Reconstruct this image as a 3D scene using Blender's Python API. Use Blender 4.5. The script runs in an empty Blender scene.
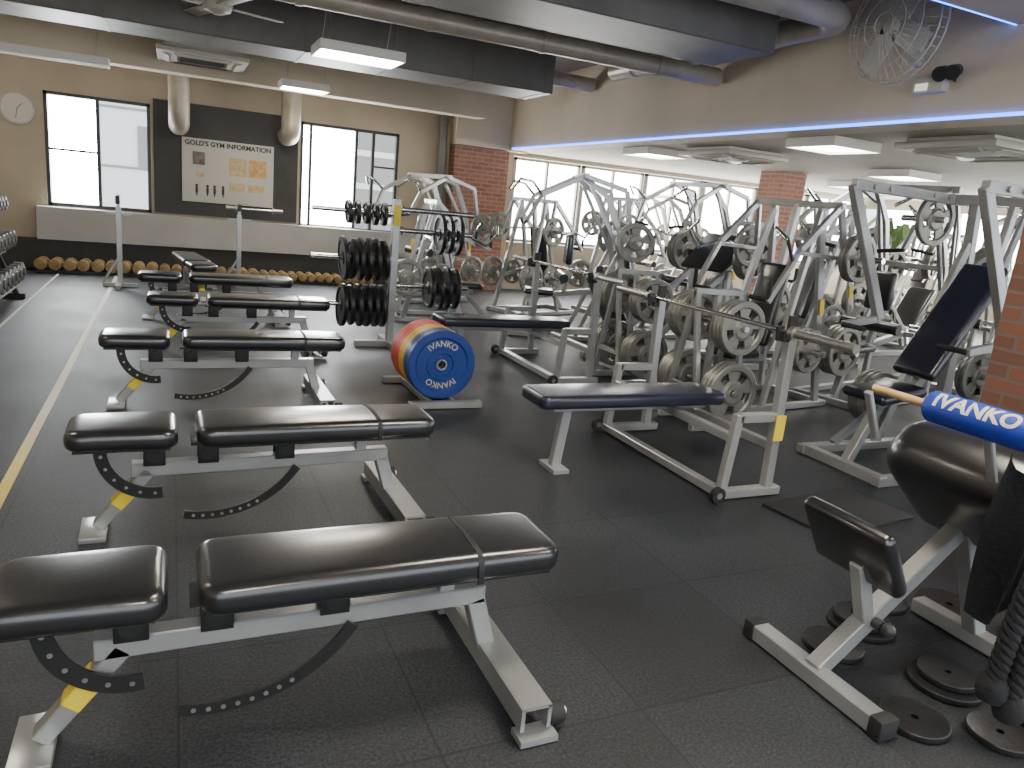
import bpy, bmesh, math, random
from mathutils import Vector, Matrix, Euler
random.seed(7)
pi=math.pi
COL=bpy.context.scene.collection

# ---------------------------------------------------------------- materials
def newmat(name):
    m=bpy.data.materials.new(name); m.use_nodes=True
    nt=m.node_tree; b=nt.nodes['Principled BSDF']; return m,nt,b
def simple(name,col,rough=.5,metal=0.,var=.0,scale=8.,bump=0.,coat=0.,emit=None,es=0.):
    m,nt,b=newmat(name)
    b.inputs['Base Color'].default_value=(*col,1); b.inputs['Roughness'].default_value=rough
    b.inputs['Metallic'].default_value=metal; b.inputs['Coat Weight'].default_value=coat; b.inputs['Coat Roughness'].default_value=.18
    if emit: b.inputs['Emission Color'].default_value=(*emit,1); b.inputs['Emission Strength'].default_value=es
    if var or bump:
        tc=nt.nodes.new('ShaderNodeTexCoord'); n=nt.nodes.new('ShaderNodeTexNoise'); n.inputs['Scale'].default_value=scale; n.inputs['Detail'].default_value=5
        nt.links.new(tc.outputs['Object'],n.inputs['Vector'])
        if var:
            r=nt.nodes.new('ShaderNodeValToRGB'); r.color_ramp.elements[0].position=.3; r.color_ramp.elements[1].position=.7
            r.color_ramp.elements[0].color=(*[c*(1-var) for c in col],1); r.color_ramp.elements[1].color=(*[min(1,c*(1+var)) for c in col],1)
            nt.links.new(n.outputs['Fac'],r.inputs['Fac']); nt.links.new(r.outputs['Color'],b.inputs['Base Color'])
        if bump:
            bp=nt.nodes.new('ShaderNodeBump'); bp.inputs['Strength'].default_value=bump; bp.inputs['Distance'].default_value=.01
            nt.links.new(n.outputs['Fac'],bp.inputs['Height']); nt.links.new(bp.outputs['Normal'],b.inputs['Normal'])
    return m
M={}
M['silver']=simple('silver_paint',(.38,.385,.385),.30,.5,.12,4)
M['chrome']=simple('chrome',(.75,.75,.75),.16,1.)
M['steel']=simple('worn_steel',(.42,.41,.39),.35,.9,.15,20)
M['vinyl']=simple('black_vinyl',(.012,.012,.014),.30,0,.0,60,.05,.8)
M['vinylblue']=simple('dark_navy_vinyl',(.012,.014,.028),.32,0,.0,60,.06,.5)
M['blackmetal']=simple('black_metal',(.02,.02,.02),.4,.2,.2,9)
M['rubber']=simple('black_rubber',(.013,.013,.014),.7,0,.2,15,.1)
M['castiron']=simple('black_cast_iron',(.020,.020,.021),.40,.35,.3,30,.2)
M['greyiron']=simple('worn_grey_iron',(.12,.12,.115),.42,.5,.3,10,.1)
M['greyplate']=simple('grey_enamel_plate',(.22,.217,.195),.38,.4,.2,12,.1)
M['goldiron']=simple('bronze_iron',(.34,.235,.11),.42,.4,.25,8)
M['blue']=simple('blue_rubber',(.007,.034,.20),.42,0,.1,10)
M['bluefoam']=simple('blue_foam',(.01,.035,.36),.55,0,.1,40,.1)
M['yellow']=simple('yellow_rubber',(.72,.42,.02),.5,0,.1,10)
M['red']=simple('red_rubber',(.60,.06,.03),.5,0,.1,10)
M['yelsticker']=simple('yellow_sticker',(.74,.56,.03),.5)
M['white']=simple('white_paint',(.7,.68,.62),.5)
M['whitesheet']=simple('white_sheet',(.55,.53,.48),.7)
M['wood']=simple('varnished_wood',(.58,.37,.17),.45,0,.25,12)
M['fabric']=simple('black_fabric',(.010,.010,.012),.85,0,.2,60,.4)
M['duct']=simple('grey_duct_paint',(.14,.13,.115),.5,.1,.2,2)
M['pipe']=simple('galvanized_pipe',(.44,.39,.31),.4,.3,.25,3)
M['ceil']=simple('dark_ceiling',(.24,.215,.175),.8,0,.2,1.5,.1)
M['lowceil']=simple('off_white_ceiling',(.36,.33,.28),.8,0,.06,1.5)
M['wall']=simple('beige_plaster',(.42,.36,.27),.8,0,.12,1.3,.1)
M['beamw']=simple('beige_concrete',(.58,.49,.37),.75,0,.10,1.1,.12)
M['panel']=simple('dark_panel',(.035,.034,.033),.6,0,.2,3)
M['ledge']=simple('pale_ledge',(.38,.37,.35),.6,0,.08,2)
M['frame']=simple('dark_window_frame',(.04,.038,.036),.4,.3)
M['framew']=simple('pale_window_frame',(.36,.33,.28),.5)
M['bldg']=simple('outside_building',(.50,.52,.53),.8)
M['bldgdark']=simple('outside_shutter',(.18,.18,.17),.8)
M['frost']=simple('frosted_window_glass',(.9,.9,.9),.4,emit=(.95,.98,1),es=40)
M['warmglass']=simple('sunlit_window_glass',(.9,.9,.85),.4,emit=(1,.99,.95),es=20)
M['lampglow']=simple('lamp_diffuser',(1,1,1),.4,emit=(1,.91,.75),es=54)
M['lampdim']=simple('dim_lamp_diffuser',(.6,.6,.6),.4,emit=(1,.9,.75),es=.8)
M['lampglow2']=simple('panel_diffuser',(1,1,1),.4,emit=(1,.96,.88),es=24)
M['ledblue']=simple('blue_led',(.05,.2,1),.4,emit=(.035,.17,1),es=7)
M['ledwhite']=simple('cool_led',(.05,.2,1),.4,emit=(.05,.20,1),es=7)
M['plastic']=simple('cream_plastic',(.50,.47,.40),.45)
M['darkplastic']=simple('dark_plastic',(.03,.03,.03),.4)
M['leaf']=simple('leaf_green',(.14,.24,.08),.5,0,.3,9)
M['paperor']=simple('orange_print',(.62,.36,.14),.6,0,.2,14)
M['paperbk']=simple('dark_print',(.14,.12,.10),.6,0,.5,20)
M['papercr']=simple('cream_print',(.56,.42,.24),.6,0,.2,18)
M['ink']=simple('ink_black',(.02,.02,.02),.6)
M['inkgold']=simple('pale_lettering',(.42,.40,.34),.5)
M['clockface']=simple('clock_face',(.6,.56,.48),.5)

def floor_mat():
    m,nt,b=newmat('black_speckled_rubber_tiles'); N=nt.nodes; L=nt.links
    tc=N.new('ShaderNodeTexCoord'); sep=N.new('ShaderNodeSeparateXYZ'); L.new(tc.outputs['Object'],sep.inputs[0])
    def math_(op,a,bv=None):
        n=N.new('ShaderNodeMath'); n.operation=op
        if isinstance(a,(int,float)): n.inputs[0].default_value=a
        else: L.new(a,n.inputs[0])
        if bv is not None:
            if isinstance(bv,(int,float)): n.inputs[1].default_value=bv
            else: L.new(bv,n.inputs[1])
        return n.outputs[0]
    def cell(o,off): return math_('DIVIDE',math_('ADD',o,off),.665)
    cx=cell(sep.outputs[0],66.5); cy=cell(sep.outputs[1],66.2)
    def seam(c):
        d=math_('ABSOLUTE',math_('SUBTRACT',math_('FRACT',c),.5)); return math_('GREATER_THAN',d,.4945)
    s=math_('MAXIMUM',seam(cx),seam(cy))
    cb=N.new('ShaderNodeCombineXYZ'); L.new(math_('FLOOR',cx),cb.inputs[0]); L.new(math_('FLOOR',cy),cb.inputs[1])
    wn=N.new('ShaderNodeTexWhiteNoise'); wn.noise_dimensions='2D'; L.new(cb.outputs[0],wn.inputs['Vector'])
    v=N.new('ShaderNodeTexNoise'); v.inputs['Scale'].default_value=95; v.inputs['Detail'].default_value=4; v.inputs['Roughness'].default_value=.75; L.new(tc.outputs['Object'],v.inputs['Vector'])
    r=N.new('ShaderNodeValToRGB'); e=r.color_ramp.elements; e[0].position=.42; e[0].color=(.006,.007,.0095,1); e[1].position=.74; e[1].color=(.052,.060,.072,1)
    L.new(v.outputs['Fac'],r.inputs[0])
    big=N.new('ShaderNodeTexNoise'); big.inputs['Scale'].default_value=1.6; big.inputs['Detail'].default_value=7; L.new(tc.outputs['Object'],big.inputs['Vector'])
    fac=math_('ADD',math_('MULTIPLY',big.outputs['Fac'],1.6),math_('MULTIPLY',wn.outputs['Value'],.35))
    mx=N.new('ShaderNodeVectorMath'); mx.operation='SCALE'; L.new(r.outputs[0],mx.inputs[0]); L.new(fac,mx.inputs[3])
    m2=N.new('ShaderNodeMix'); m2.data_type='RGBA'; L.new(s,m2.inputs[0]); L.new(mx.outputs[0],m2.inputs[6]); m2.inputs[7].default_value=(.004,.004,.005,1)
    L.new(m2.outputs[2],b.inputs['Base Color'])
    rr=N.new('ShaderNodeMapRange'); rr.inputs[3].default_value=.40; rr.inputs[4].default_value=.64; L.new(big.outputs['Fac'],rr.inputs[0]); L.new(rr.outputs[0],b.inputs['Roughness'])
    bp=N.new('ShaderNodeBump'); bp.inputs['Strength'].default_value=.55; bp.inputs['Distance'].default_value=.004; L.new(v.outputs['Fac'],bp.inputs['Height']); L.new(bp.outputs[0],b.inputs['Normal'])
    return m
M['floor']=floor_mat()
def brick_mat(name,c1,c2,mort):
    m,nt,b=newmat(name); N=nt.nodes; L=nt.links
    tc=N.new('ShaderNodeTexCoord'); sep=N.new('ShaderNodeSeparateXYZ'); L.new(tc.outputs['Object'],sep.inputs[0])
    ad=N.new('ShaderNodeMath'); L.new(sep.outputs[0],ad.inputs[0]); L.new(sep.outputs[1],ad.inputs[1])
    cb=N.new('ShaderNodeCombineXYZ'); L.new(ad.outputs[0],cb.inputs[0]); L.new(sep.outputs[2],cb.inputs[1])
    br=N.new('ShaderNodeTexBrick'); br.inputs['Scale'].default_value=1; br.inputs['Brick Width'].default_value=.21; br.inputs['Row Height'].default_value=.07; br.inputs['Mortar Size'].default_value=.008
    br.inputs['Color1'].default_value=(*c1,1); br.inputs['Color2'].default_value=(*c2,1); br.inputs['Mortar'].default_value=(*mort,1)
    L.new(cb.outputs[0],br.inputs['Vector']); L.new(br.outputs['Color'],b.inputs['Base Color']); b.inputs['Roughness'].default_value=.8
    bp=N.new('ShaderNodeBump'); bp.invert=True; bp.inputs['Strength'].default_value=.5; bp.inputs['Distance'].default_value=.01; L.new(br.outputs['Fac'],bp.inputs['Height']); L.new(bp.outputs[0],b.inputs['Normal'])
    return m
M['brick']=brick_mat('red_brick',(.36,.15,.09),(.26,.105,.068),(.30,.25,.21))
M['brickshaded']=brick_mat('shaded_red_brick',(.17,.065,.042),(.12,.05,.035),(.11,.09,.075))  # same brick, darkened in colour to offset lamp light on the near column
def tape_mat():
    m,nt,b=newmat('yellow_floor_tape'); N=nt.nodes; L=nt.links
    tc=N.new('ShaderNodeTexCoord'); n=N.new('ShaderNodeTexNoise'); n.inputs['Scale'].default_value=3; n.inputs['Detail'].default_value=6
    L.new(tc.outputs['Object'],n.inputs['Vector'])
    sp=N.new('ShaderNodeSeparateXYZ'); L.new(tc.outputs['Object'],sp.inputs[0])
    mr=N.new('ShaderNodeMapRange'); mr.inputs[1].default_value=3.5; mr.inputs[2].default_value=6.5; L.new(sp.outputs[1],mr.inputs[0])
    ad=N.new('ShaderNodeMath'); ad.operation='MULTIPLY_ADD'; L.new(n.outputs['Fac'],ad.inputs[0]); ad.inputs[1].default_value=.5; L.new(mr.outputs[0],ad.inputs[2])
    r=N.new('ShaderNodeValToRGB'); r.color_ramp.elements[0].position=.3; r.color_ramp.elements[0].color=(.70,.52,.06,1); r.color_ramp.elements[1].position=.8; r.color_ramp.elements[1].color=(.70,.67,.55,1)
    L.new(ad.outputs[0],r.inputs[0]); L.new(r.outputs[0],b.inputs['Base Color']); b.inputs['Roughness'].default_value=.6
    return m
M['tape']=tape_mat()

# ---------------------------------------------------------------- mesh builder
def frame_from(d):
    d=Vector(d).normalized(); up=Vector((0,0,1))
    if abs(d.dot(up))>.99: up=Vector((0,1,0))
    s=up.cross(d).normalized(); u=d.cross(s).normalized()
    return Matrix((s,u,d)).transposed()   # columns: side, up, dir
class MB:
    def __init__(s): s.bm=bmesh.new(); s.mi=0
    def add(s,t,mat=None,loc=(0,0,0)):
        if mat is not None: bmesh.ops.transform(t,matrix=Matrix.Translation(loc)@mat.to_4x4(),verts=t.verts)
        else: bmesh.ops.translate(t,vec=Vector(loc),verts=t.verts)
        for f in t.faces: f.material_index=s.mi; f.smooth=True
        me=bpy.data.meshes.new('tmp'); t.to_mesh(me); t.free(); s.bm.from_mesh(me); bpy.data.meshes.remove(me); return s
    def box(s,c,sz,rot=None,bev=0,seg=2):
        t=bmesh.new(); bmesh.ops.create_cube(t,size=1); bmesh.ops.scale(t,vec=Vector(sz),verts=t.verts)
        if bev: bmesh.ops.bevel(t,geom=t.edges[:],offset=bev,segments=seg,affect='EDGES',profile=.5)
        R=Euler([math.radians(a) for a in rot]).to_matrix() if rot else Matrix.Identity(3)
        return s.add(t,R,c)
    def beam(s,a,b,w,h=None,bev=.004):
        a=Vector(a); b=Vector(b); h=h or w; L=(b-a).length
        t=bmesh.new(); bmesh.ops.create_cube(t,size=1); bmesh.ops.scale(t,vec=Vector((w,h,L)),verts=t.verts)
        if bev: bmesh.ops.bevel(t,geom=t.edges[:],offset=bev,segments=1,affect='EDGES')
        return s.add(t,frame_from(b-a),(a+b)/2)
    def cyl(s,a,b,r,r2=None,seg=20):
        a=Vector(a); b=Vector(b); L=(b-a).length
        t=bmesh.new(); bmesh.ops.create_cone(t,cap_ends=True,segments=seg,radius1=r,radius2=r if r2 is None else r2,depth=L)
        return s.add(t,frame_from(b-a),(a+b)/2)
    def sph(s,c,r,sc=(1,1,1),seg=16):
        t=bmesh.new(); bmesh.ops.create_uvsphere(t,u_segments=seg,v_segments=seg//2,radius=r); bmesh.ops.scale(t,vec=Vector(sc),verts=t.verts)
        return s.add(t,None,c)
    def sweep(s,pts,r=None,rect=None,closed=False,seg=10,side=None):
        pts=[Vector(p) for p in pts]; n=len(pts); t=bmesh.new()
        prof=[(r*math.cos(2*pi*k/seg),r*math.sin(2*pi*k/seg)) for k in range(seg)] if r else [(-rect[0]/2,-rect[1]/2),(rect[0]/2,-rect[1]/2),(rect[0]/2,rect[1]/2),(-rect[0]/2,rect[1]/2)]
        rings=[]; prev=None
        for i,p in enumerate(pts):
            a=pts[(i-1)%n] if (closed or i>0) else p; b=pts[(i+1)%n] if (closed or i<n-1) else p
            d=(b-a).normalized()
            if side is not None: sd=Vector(side); sd=(sd-d*sd.dot(d)).normalized()
            elif prev is None: sd=frame_from(d).col[0]
            else: sd=(prev-d*prev.dot(d)).normalized()
            prev=sd; u=sd.cross(d)
            rings.append([t.verts.new(p+sd*x+u*y) for x,y in prof])
        k=len(prof); m=n if closed else n-1
        for i in range(m):
            A=rings[i]; B=rings[(i+1)%n]
            for j in range(k): t.faces.new((A[j],A[(j+1)%k],B[(j+1)%k],B[j]))
        if not closed: t.faces.new(rings[0]); t.faces.new(rings[-1])
        bmesh.ops.recalc_face_normals(t,faces=t.faces[:])
        return s.add(t)
    def lathe(s,prof,o=(0,0,0),d=(0,0,1),seg=32,closed=True):
        t=bmesh.new(); rings=[]
        for r,z in prof: rings.append([t.verts.new((r*math.cos(2*pi*k/seg),r*math.sin(2*pi*k/seg),z)) for k in range(seg)])
        n=len(prof)
        for i in range(n if closed else n-1):
            A=rings[i]; B=rings[(i+1)%n]
            for j in range(seg): t.faces.new((A[j],A[(j+1)%seg],B[(j+1)%seg],B[j]))
        bmesh.ops.recalc_face_normals(t,faces=t.faces[:])
        return s.add(t,frame_from(d),o)
    def annsec(s,r0,r1,a0,a1,z0,z1,o=(0,0,0),d=(0,0,1),seg=8):
        t=bmesh.new(); full=abs(a1-a0)>=2*pi-1e-4; n=seg if full else seg+1; R=[]
        for i in range(n):
            a=a0+(a1-a0)*i/seg; c,q=math.cos(a),math.sin(a)
            R.append([t.verts.new((r0*c,r0*q,z0)),t.verts.new((r1*c,r1*q,z0)),t.verts.new((r1*c,r1*q,z1)),t.verts.new((r0*c,r0*q,z1))])
        for i in range(seg):
            A=R[i]; B=R[(i+1)%n]
            for j in range(4): t.faces.new((A[j],A[(j+1)%4],B[(j+1)%4],B[j]))
        if not full: t.faces.new(R[0]); t.faces.new(R[-1])
        bmesh.ops.recalc_face_normals(t,faces=t.faces[:])
        return s.add(t,frame_from(d),o)
    def mesh(s,name,mats,ang=35):
        me=bpy.data.meshes.new(name); s.bm.to_mesh(me); s.bm.free()
        for m in (mats if isinstance(mats,(list,tuple)) else [mats]): me.materials.append(M[m])
        try: me.set_sharp_from_angle(angle=math.radians(ang))
        except Exception: pass
        return me
    def obj(s,name,mats,parent=None,label=None,loc=None):
        o=bpy.data.objects.new(name,s.mesh(name,mats)); COL.objects.link(o)
        if parent: o.parent=parent
        if label: o['label']=label
        if loc: o.location=loc
        return o
def thing(name,label,cat,loc=(0,0,0),rot=0,group=None):
    e=bpy.data.objects.new(name,None); e.empty_display_size=.1; COL.objects.link(e)
    e.location=loc; e.rotation_euler=(0,0,math.radians(rot)); e['label']=label; e['category']=cat
    if group: e['group']=group
    return e
def tag(o,label,cat,group=None):
    o['label']=label; o['category']=cat
    if group: o['group']=group
    return o
def kids(o): return [c for c in bpy.data.objects if c.parent==o]
def copy_thing(o,loc,rotz=None,label=None):
    n=o.copy(); COL.objects.link(n); n.location=loc
    if rotz is not None: n.rotation_euler=(0,0,math.radians(rotz))
    if label: n['label']=label
    def rec(a,b):
        for c in kids(a):
            k=c.copy(); COL.objects.link(k); k.parent=b; rec(c,k)
    rec(o,n); return n
def struct(o): o['kind']='structure'; return o
def text_mesh(body,size,fn,mat,name,parent=None,extr=.001,fat=.012):
    cu=bpy.data.curves.new('txt','FONT'); cu.body=body; cu.size=size; cu.align_x='CENTER'; cu.align_y='CENTER'; cu.extrude=extr; cu.offset=size*fat
    to=bpy.data.objects.new('txt',cu); COL.objects.link(to); bpy.context.view_layer.update()
    me=bpy.data.meshes.new_from_object(to.evaluated_get(bpy.context.evaluated_depsgraph_get())); bpy.data.objects.remove(to); bpy.data.curves.remove(cu)
    bm=bmesh.new(); bm.from_mesh(me); bmesh.ops.triangulate(bm,faces=bm.faces[:]); 
    bmesh.ops.subdivide_edges(bm,edges=[e for e in bm.edges if e.calc_length()>size*.3],cuts=1)
    for v in bm.verts: v.co=Vector(fn(v.co.x,v.co.y,v.co.z))
    bm.to_mesh(me); bm.free(); me.materials.clear(); me.materials.append(M[mat]); me.name=name
    o=bpy.data.objects.new(name,me); COL.objects.link(o)
    if parent: o.parent=parent
    return o

# ---------------------------------------------------------------- room
YB=12.5; XL=-2.7; XR=14.5; Y0=-3.5; ZC=3.45; ZL=2.42; XB=5.25
def sbox(name,mat,*boxes):
    b=MB()
    for lo,hi in boxes: b.box([(l+h)/2 for l,h in zip(lo,hi)],[h-l for l,h in zip(lo,hi)])
    return struct(b.obj(name,mat))
sbox('floor','floor',((XL,Y0,-.1),(XR,YB+.3,0)))
sbox('ceiling','ceil',((XL,Y0,ZC),(XB+.35,YB+.3,ZC+.1)))
sbox('ceiling_lower','lowceil',((XB+.35,Y0,ZL+.002),(XR,YB,ZL+.1)))
sbox('wall_left','wall',((XL-.15,Y0,0),(XL,YB+.3,ZC)))
# back wall with two window openings
W1=(-1.60,-.28,.88,2.42); W2=(1.84,3.42,.84,2.46)
sbox('wall_back','wall',((XL,YB,0),(W1[0],YB+.2,ZC)),((W1[0],YB,0),(W1[1],YB+.2,W1[2])),((W1[0],YB,W1[3]),(W1[1],YB+.2,ZC)),
     ((W1[1],YB,0),(W2[0],YB+.2,ZC)),((W2[0],YB,0),(W2[1],YB+.2,W2[2])),((W2[0],YB,W2[3]),(W2[1],YB+.2,ZC)),((W2[1],YB,0),(5.5,YB+.2,ZC)),
     ((5.5,YB,0),(XR,YB+.2,.85)),((5.5,YB,2.36),(XR,YB+.2,ZC)))
sbox('wall_right','wall',((XR,Y0,0),(XR+.15,YB+.3,.85)),((XR,Y0,2.2),(XR+.15,YB+.3,ZL)))
# bulkhead beam between the high and the low ceiling
sbox('trim_1','beamw',((XB,Y0,ZL),(XB+.35,YB-.35,ZC)))
sbox('trim_2','beamw',((4.28,YB-.35,ZL-.02),(XB+.35,YB-.001,ZC)))
sbox('trim_3','beamw',((-2.7,10.9,2.72),(4.28,11.2,ZC)))
sbox('trim_4','beamw',((3.2,2.3,3.02),(XB,3.66,ZC)))
sbox('wall_pillar','brick',((4.30,YB-.3,0),(XB+.03,YB-.001,ZL-.03)))
sbox('wall_column','brickshaded',((3.68,1.8,0),(4.35,2.30,1.75)))
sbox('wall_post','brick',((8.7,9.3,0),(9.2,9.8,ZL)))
sbox('wall_recess','panel',((-.24,YB-.03,.9),(1.80,YB-.005,2.5)))
sbox('trim_5','ledge',((-1.72,YB-.22,.42),(4.28,YB-.005,.87)))
sbox('ledge_shade','panel',((-2.7,YB-.12,0),(4.28,YB-.005,.42)))  # dark strip standing in for the shade below the ledge
# floor tape
tp=MB(); tp.box((-.725,5.6,.002),(.05,13.,.004)); tag(tp.obj('floor_tape','tape'),'yellowed strip of floor tape running beside the benches','tape')
tp=MB(); tp.box((-1.43,7.6,.002),(.025,8.5,.004)); tag(tp.obj('floor_tape','whitesheet'),'thin pale strip of floor tape beside dumbbell rack','tape')

def window(n,x0,x1,z0,z1,y,fm,divs,panes):
    b=MB(); t=.045
    b.box(((x0+x1)/2,y,z0+t/2),(x1-x0,.08,t)); b.box(((x0+x1)/2,y,z1-t/2),(x1-x0,.08,t))
    b.box((x0+t/2,y,(z0+z1)/2),(t,.08,z1-z0)); b.box((x1-t/2,y,(z0+z1)/2),(t,.08,z1-z0))
    for d in divs: b.box((d,y,(z0+z1)/2),(t,.07,z1-z0))
    root=struct(b.obj('window_%d'%n,fm))
    for a,c,m,zz in panes:
        p=MB(); p.box(((a+c)/2,y+.03,(zz[0]+zz[1])/2),(c-a,.006,zz[1]-zz[0])); struct(p.obj('pane',m,root))
    return root
window(1,W1[0],W1[1],W1[2],W1[3],YB+.05,'frame',[-.95,],[(-1.55,-.97,'frost',(.93,2.37))])
b=MB(); b.box((-1.26,YB+.04,1.66),(.6,.04,.03)); struct(b.obj('trim_6','frame'))
window(2,W2[0],W2[1],W2[2],W2[3],YB+.05,'frame',[2.0,2.72,3.0],[(1.89,2.70,'frost',(.9,2.41))])
b=MB()
for z in (1.3,1.9): b.box((3.2,YB+.05,z),(.34,.03,.03))
struct(b.obj('trim_7','frame'))
xs=[5.5,6.9,8.3,9.7,11.1,12.5,13.9]
for i in range(6):
    window(3+i,xs[i]+.03,xs[i+1]-.03,.87,2.34,YB+.05,'framew',[(xs[i]+xs[i+1])/2],[(xs[i]+.07,xs[i+1]-.07,'warmglass',(.92,2.3))])
ys=[-1+i*1.9 for i in range(8)]
for i in range(7):
    bb=MB(); bb.box((XR+.05,(ys[i]+ys[i+1])/2,1.525),(.01,ys[i+1]-ys[i]-.1,1.35)); r=struct(bb.obj('window_%d'%(9+i),'warmglass'))
# outside building, seen through clear panes
b=MB(); b.box((-.2,17,1.5),(4.6,.3,6)); b.mi=1
for z in range(5): b.box((-.2,16.84,-.7+z*1.1),(4.6,.02,.05))
b.box((-.35,16.83,1.9),(.5,.02,.8))
tag(b.obj('building',['bldg','bldgdark']),'grey neighbouring building facade seen outside the window','building')
b=MB(); b.box((4.9,17,1.5),(3.4,.3,6)); b.mi=1
for z in range(8): b.box((4.9,16.84,-1.2+z*.7),(3.4,.02,.12))
tag(b.obj('building',['bldgdark','bldg']),'dark slatted neighbouring building beyond the open window','building')

# ---------------------------------------------------------------- board & clock
root=thing('notice_board','white notice board with posters on a dark panel','notice board',(.785,YB-.047,1.56))
b=MB(); b.box((0,0,0),(1.30,.03,.92),bev=.004); b.obj('board','whitesheet',root)
for n,(x,z,w,h,mt) in enumerate([(-.42,.18,.17,.18,'paperbk'),(.13,.10,.25,.26,'papercr'),(.42,.10,.25,.26,'paperor'),(-.40,-.06,.12,.06,'papercr'),(.12,-.2,.22,.12,'papercr'),(.40,-.2,.24,.12,'papercr')]):
    p=MB(); p.box((x,-.02,z),(w,.006,h)); p.obj('poster',mt,root)
for x in (-.45,-.3,-.2,-.08):
    p=MB(); p.box((x,-.02,-.28),(.035,.006,.09)); p.box((x,-.0199,-.335),(.018,.006,.06)); p.cyl((x,-.017,-.215),(x,-.023,-.215),.02,seg=10); p.obj('silhouette_print','ink',root)
text_mesh("GOLD'S GYM INFORMATION",.094,lambda x,y,z:(x,-z-.018,y+.39),'ink','lettering',root,.002,.03)
root=thing('wall_clock','round cream wall clock with thin rim','clock',(-1.90,YB-.03,2.14))
b=MB(); b.cyl((0,.03,0),(0,-.02,0),.19,seg=40); b.obj('clock_face','clockface',root)
b=MB(); b.lathe([(.185,-.03),(.205,-.02),(.205,.03),(.185,.03)],(0,0,0),(0,-1,0),40); b.obj('clock_rim','steel',root)
b=MB(); b.beam((0,-.028,0),(.07,-.028,.07),.014,.004,0); b.obj('clock_hand','ink',root)
b=MB(); b.beam((0,-.028,0),(-.02,-.028,-.13),.010,.004,0); b.obj('clock_hand','ink',root)

# ---------------------------------------------------------------- ceiling fittings
def lamp(loc,w,d,label,hang=True,glow='lampglow'):
    root=thing('ceiling_lamp',label,'lamp',loc)
    b=MB(); b.box((0,0,.05),(w,d,.03),bev=.005)
    b.box((-w/2,0,.02),(.015,d,.09)); b.box((w/2,0,.02),(.015,d,.09)); b.box((0,-d/2,.02),(w,.015,.09)); b.box((0,d/2,.02),(w,.015,.09)); b.obj('housing','white',root)
    b=MB(); b.box((0,0,.015),(w-.04,d-.04,.03)); b.obj('diffuser',glow,root)
    if hang:
        for x in (-w*.4,w*.4):
            for s in (-1,1):
                b=MB(); b.cyl((x,s*d*.4,.06),(x+.05,s*.02,ZC-loc[2]),.004,seg=6); b.obj('suspension_wire','steel',root)
    return root
lamp((1.66,7.75,2.76),.80,.52,'unseen square lamp added to light the near area')
lamp((1.58,10.6,2.72),.58,.42,'hanging square fluorescent lamp glowing before the back beam')
lamp((-1.25,10.3,2.62),1.2,.22,'long slim suspended strip lamp housing, dimly lit',True,'lampdim')
lamp((1.9,2.0,3.1),.92,.62,'unseen square lamp added to light the near area')  # this and the next hanging lamps: added out of view for light
lamp((.2,-1.0,3.1),.92,.62,'unseen square lamp added to light the near area')
lamp((3.6,.0,3.1),.92,.62,'unseen square lamp added to light the near area')
lamp((-1.9,4.6,3.1),.62,.62,'unseen square lamp added to light the near area')
for x,y in [(5.95,5.75),(6.0,8.9),(9,4.5),(8.8,7.2),(7.2,2.5),(10.5,9.5)]:
    lamp((x,y,ZL-.065),.62,.62,'recessed square ceiling lamp glowing white',False,'lampglow2')
def cassette(loc,w,label,ht=.14):
    root=thing('air_conditioner',label,'air conditioner',loc)
    b=MB(); b.box((0,0,0),(w,w,.06),bev=.015); b.box((0,0,.03+(ht-.03)/2),(w*.85,w*.85,ht-.03)); b.obj('panel_cover','plastic',root)
    b=MB(); b.box((0,0,-.032),(w*.56,w*.56,.004))
    for k in range(9): b.box((0,-w*.24+k*w*.06,-.034),(w*.5,.012,.008))
    b.obj('intake_grille','darkplastic',root)
    for k in range(4):
        a=k*90; r=Euler((0,0,math.radians(a))).to_matrix()@Vector((0,w*.4,-.045)); v=MB(); v.box(r,(w*.62,.07,.008),(18,0,a)); v.obj('louver','plastic',root)
    return root
cassette((.35,10.4,2.86),1.0,'square cream ceiling cassette air conditioner near ducts',ZC-2.86)
cassette((6.35,7.7,ZL-.07),.95,'square cream cassette air conditioner under low ceiling',.068)
cassette((6.4,4.55,ZL-.07),.95,'square cream cassette air conditioner beside the blue light strip',.068)
# ceiling fan
root=thing('ceiling_fan','cream ceiling fan with four flat blades at rest','fan',(.38,7.6,2.95))
b=MB(); b.cyl((0,0,.08),(0,0,.5),.015,seg=10); b.lathe([(.02,.1),(.1,.08),(.13,.02),(.11,-.04),(.04,-.07),(.001,-.07),(.001,.1)],seg=24); b.obj('motor_housing','plastic',root)
for k in range(4):
    a=k*90+20; v=MB(); R=Euler((0,0,math.radians(a))).to_matrix()
    v.box(R@Vector((.36,0,.0)),(.46,.14,.012),(8,0,a),.004); v.obj('fan_blade','plastic',root)
# ducts
def duct(name,lo,hi,label,rib=.9,axis=0):
    b=MB(); b.box([(l+h)/2 for l,h in zip(lo,hi)],[h-l for l,h in zip(lo,hi)],bev=.01,seg=1)
    x=lo[axis]+.3
    while x<hi[axis]:
        c=[(l+h)/2 for l,h in zip(lo,hi)]; c[axis]=x; s=[h-l+.012 for l,h in zip(lo,hi)]; s[axis]=.025
        if rib<2: b.box(c,s)
        for yy in (lo[1]+.03,hi[1]-.03): b.cyl((x,yy,hi[2]-.05),(x,yy,ZC),.006,seg=6)
        x+=rib
    return tag(b.obj(name,'duct'),label,'duct')
duct('air_duct',(-2.65,8.25,2.80),(4.05,9.0,3.22),'long grey rectangular air duct with thin joints')
duct('air_duct',(-.5,5.2,2.92),(4.55,6.0,3.36),'wide grey rectangular air duct under the ceiling',2.2)
duct('air_duct',(-2.65,9.7,2.95),(-.6,10.05,3.3),'short grey rectangular air duct near back wall')
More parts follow.
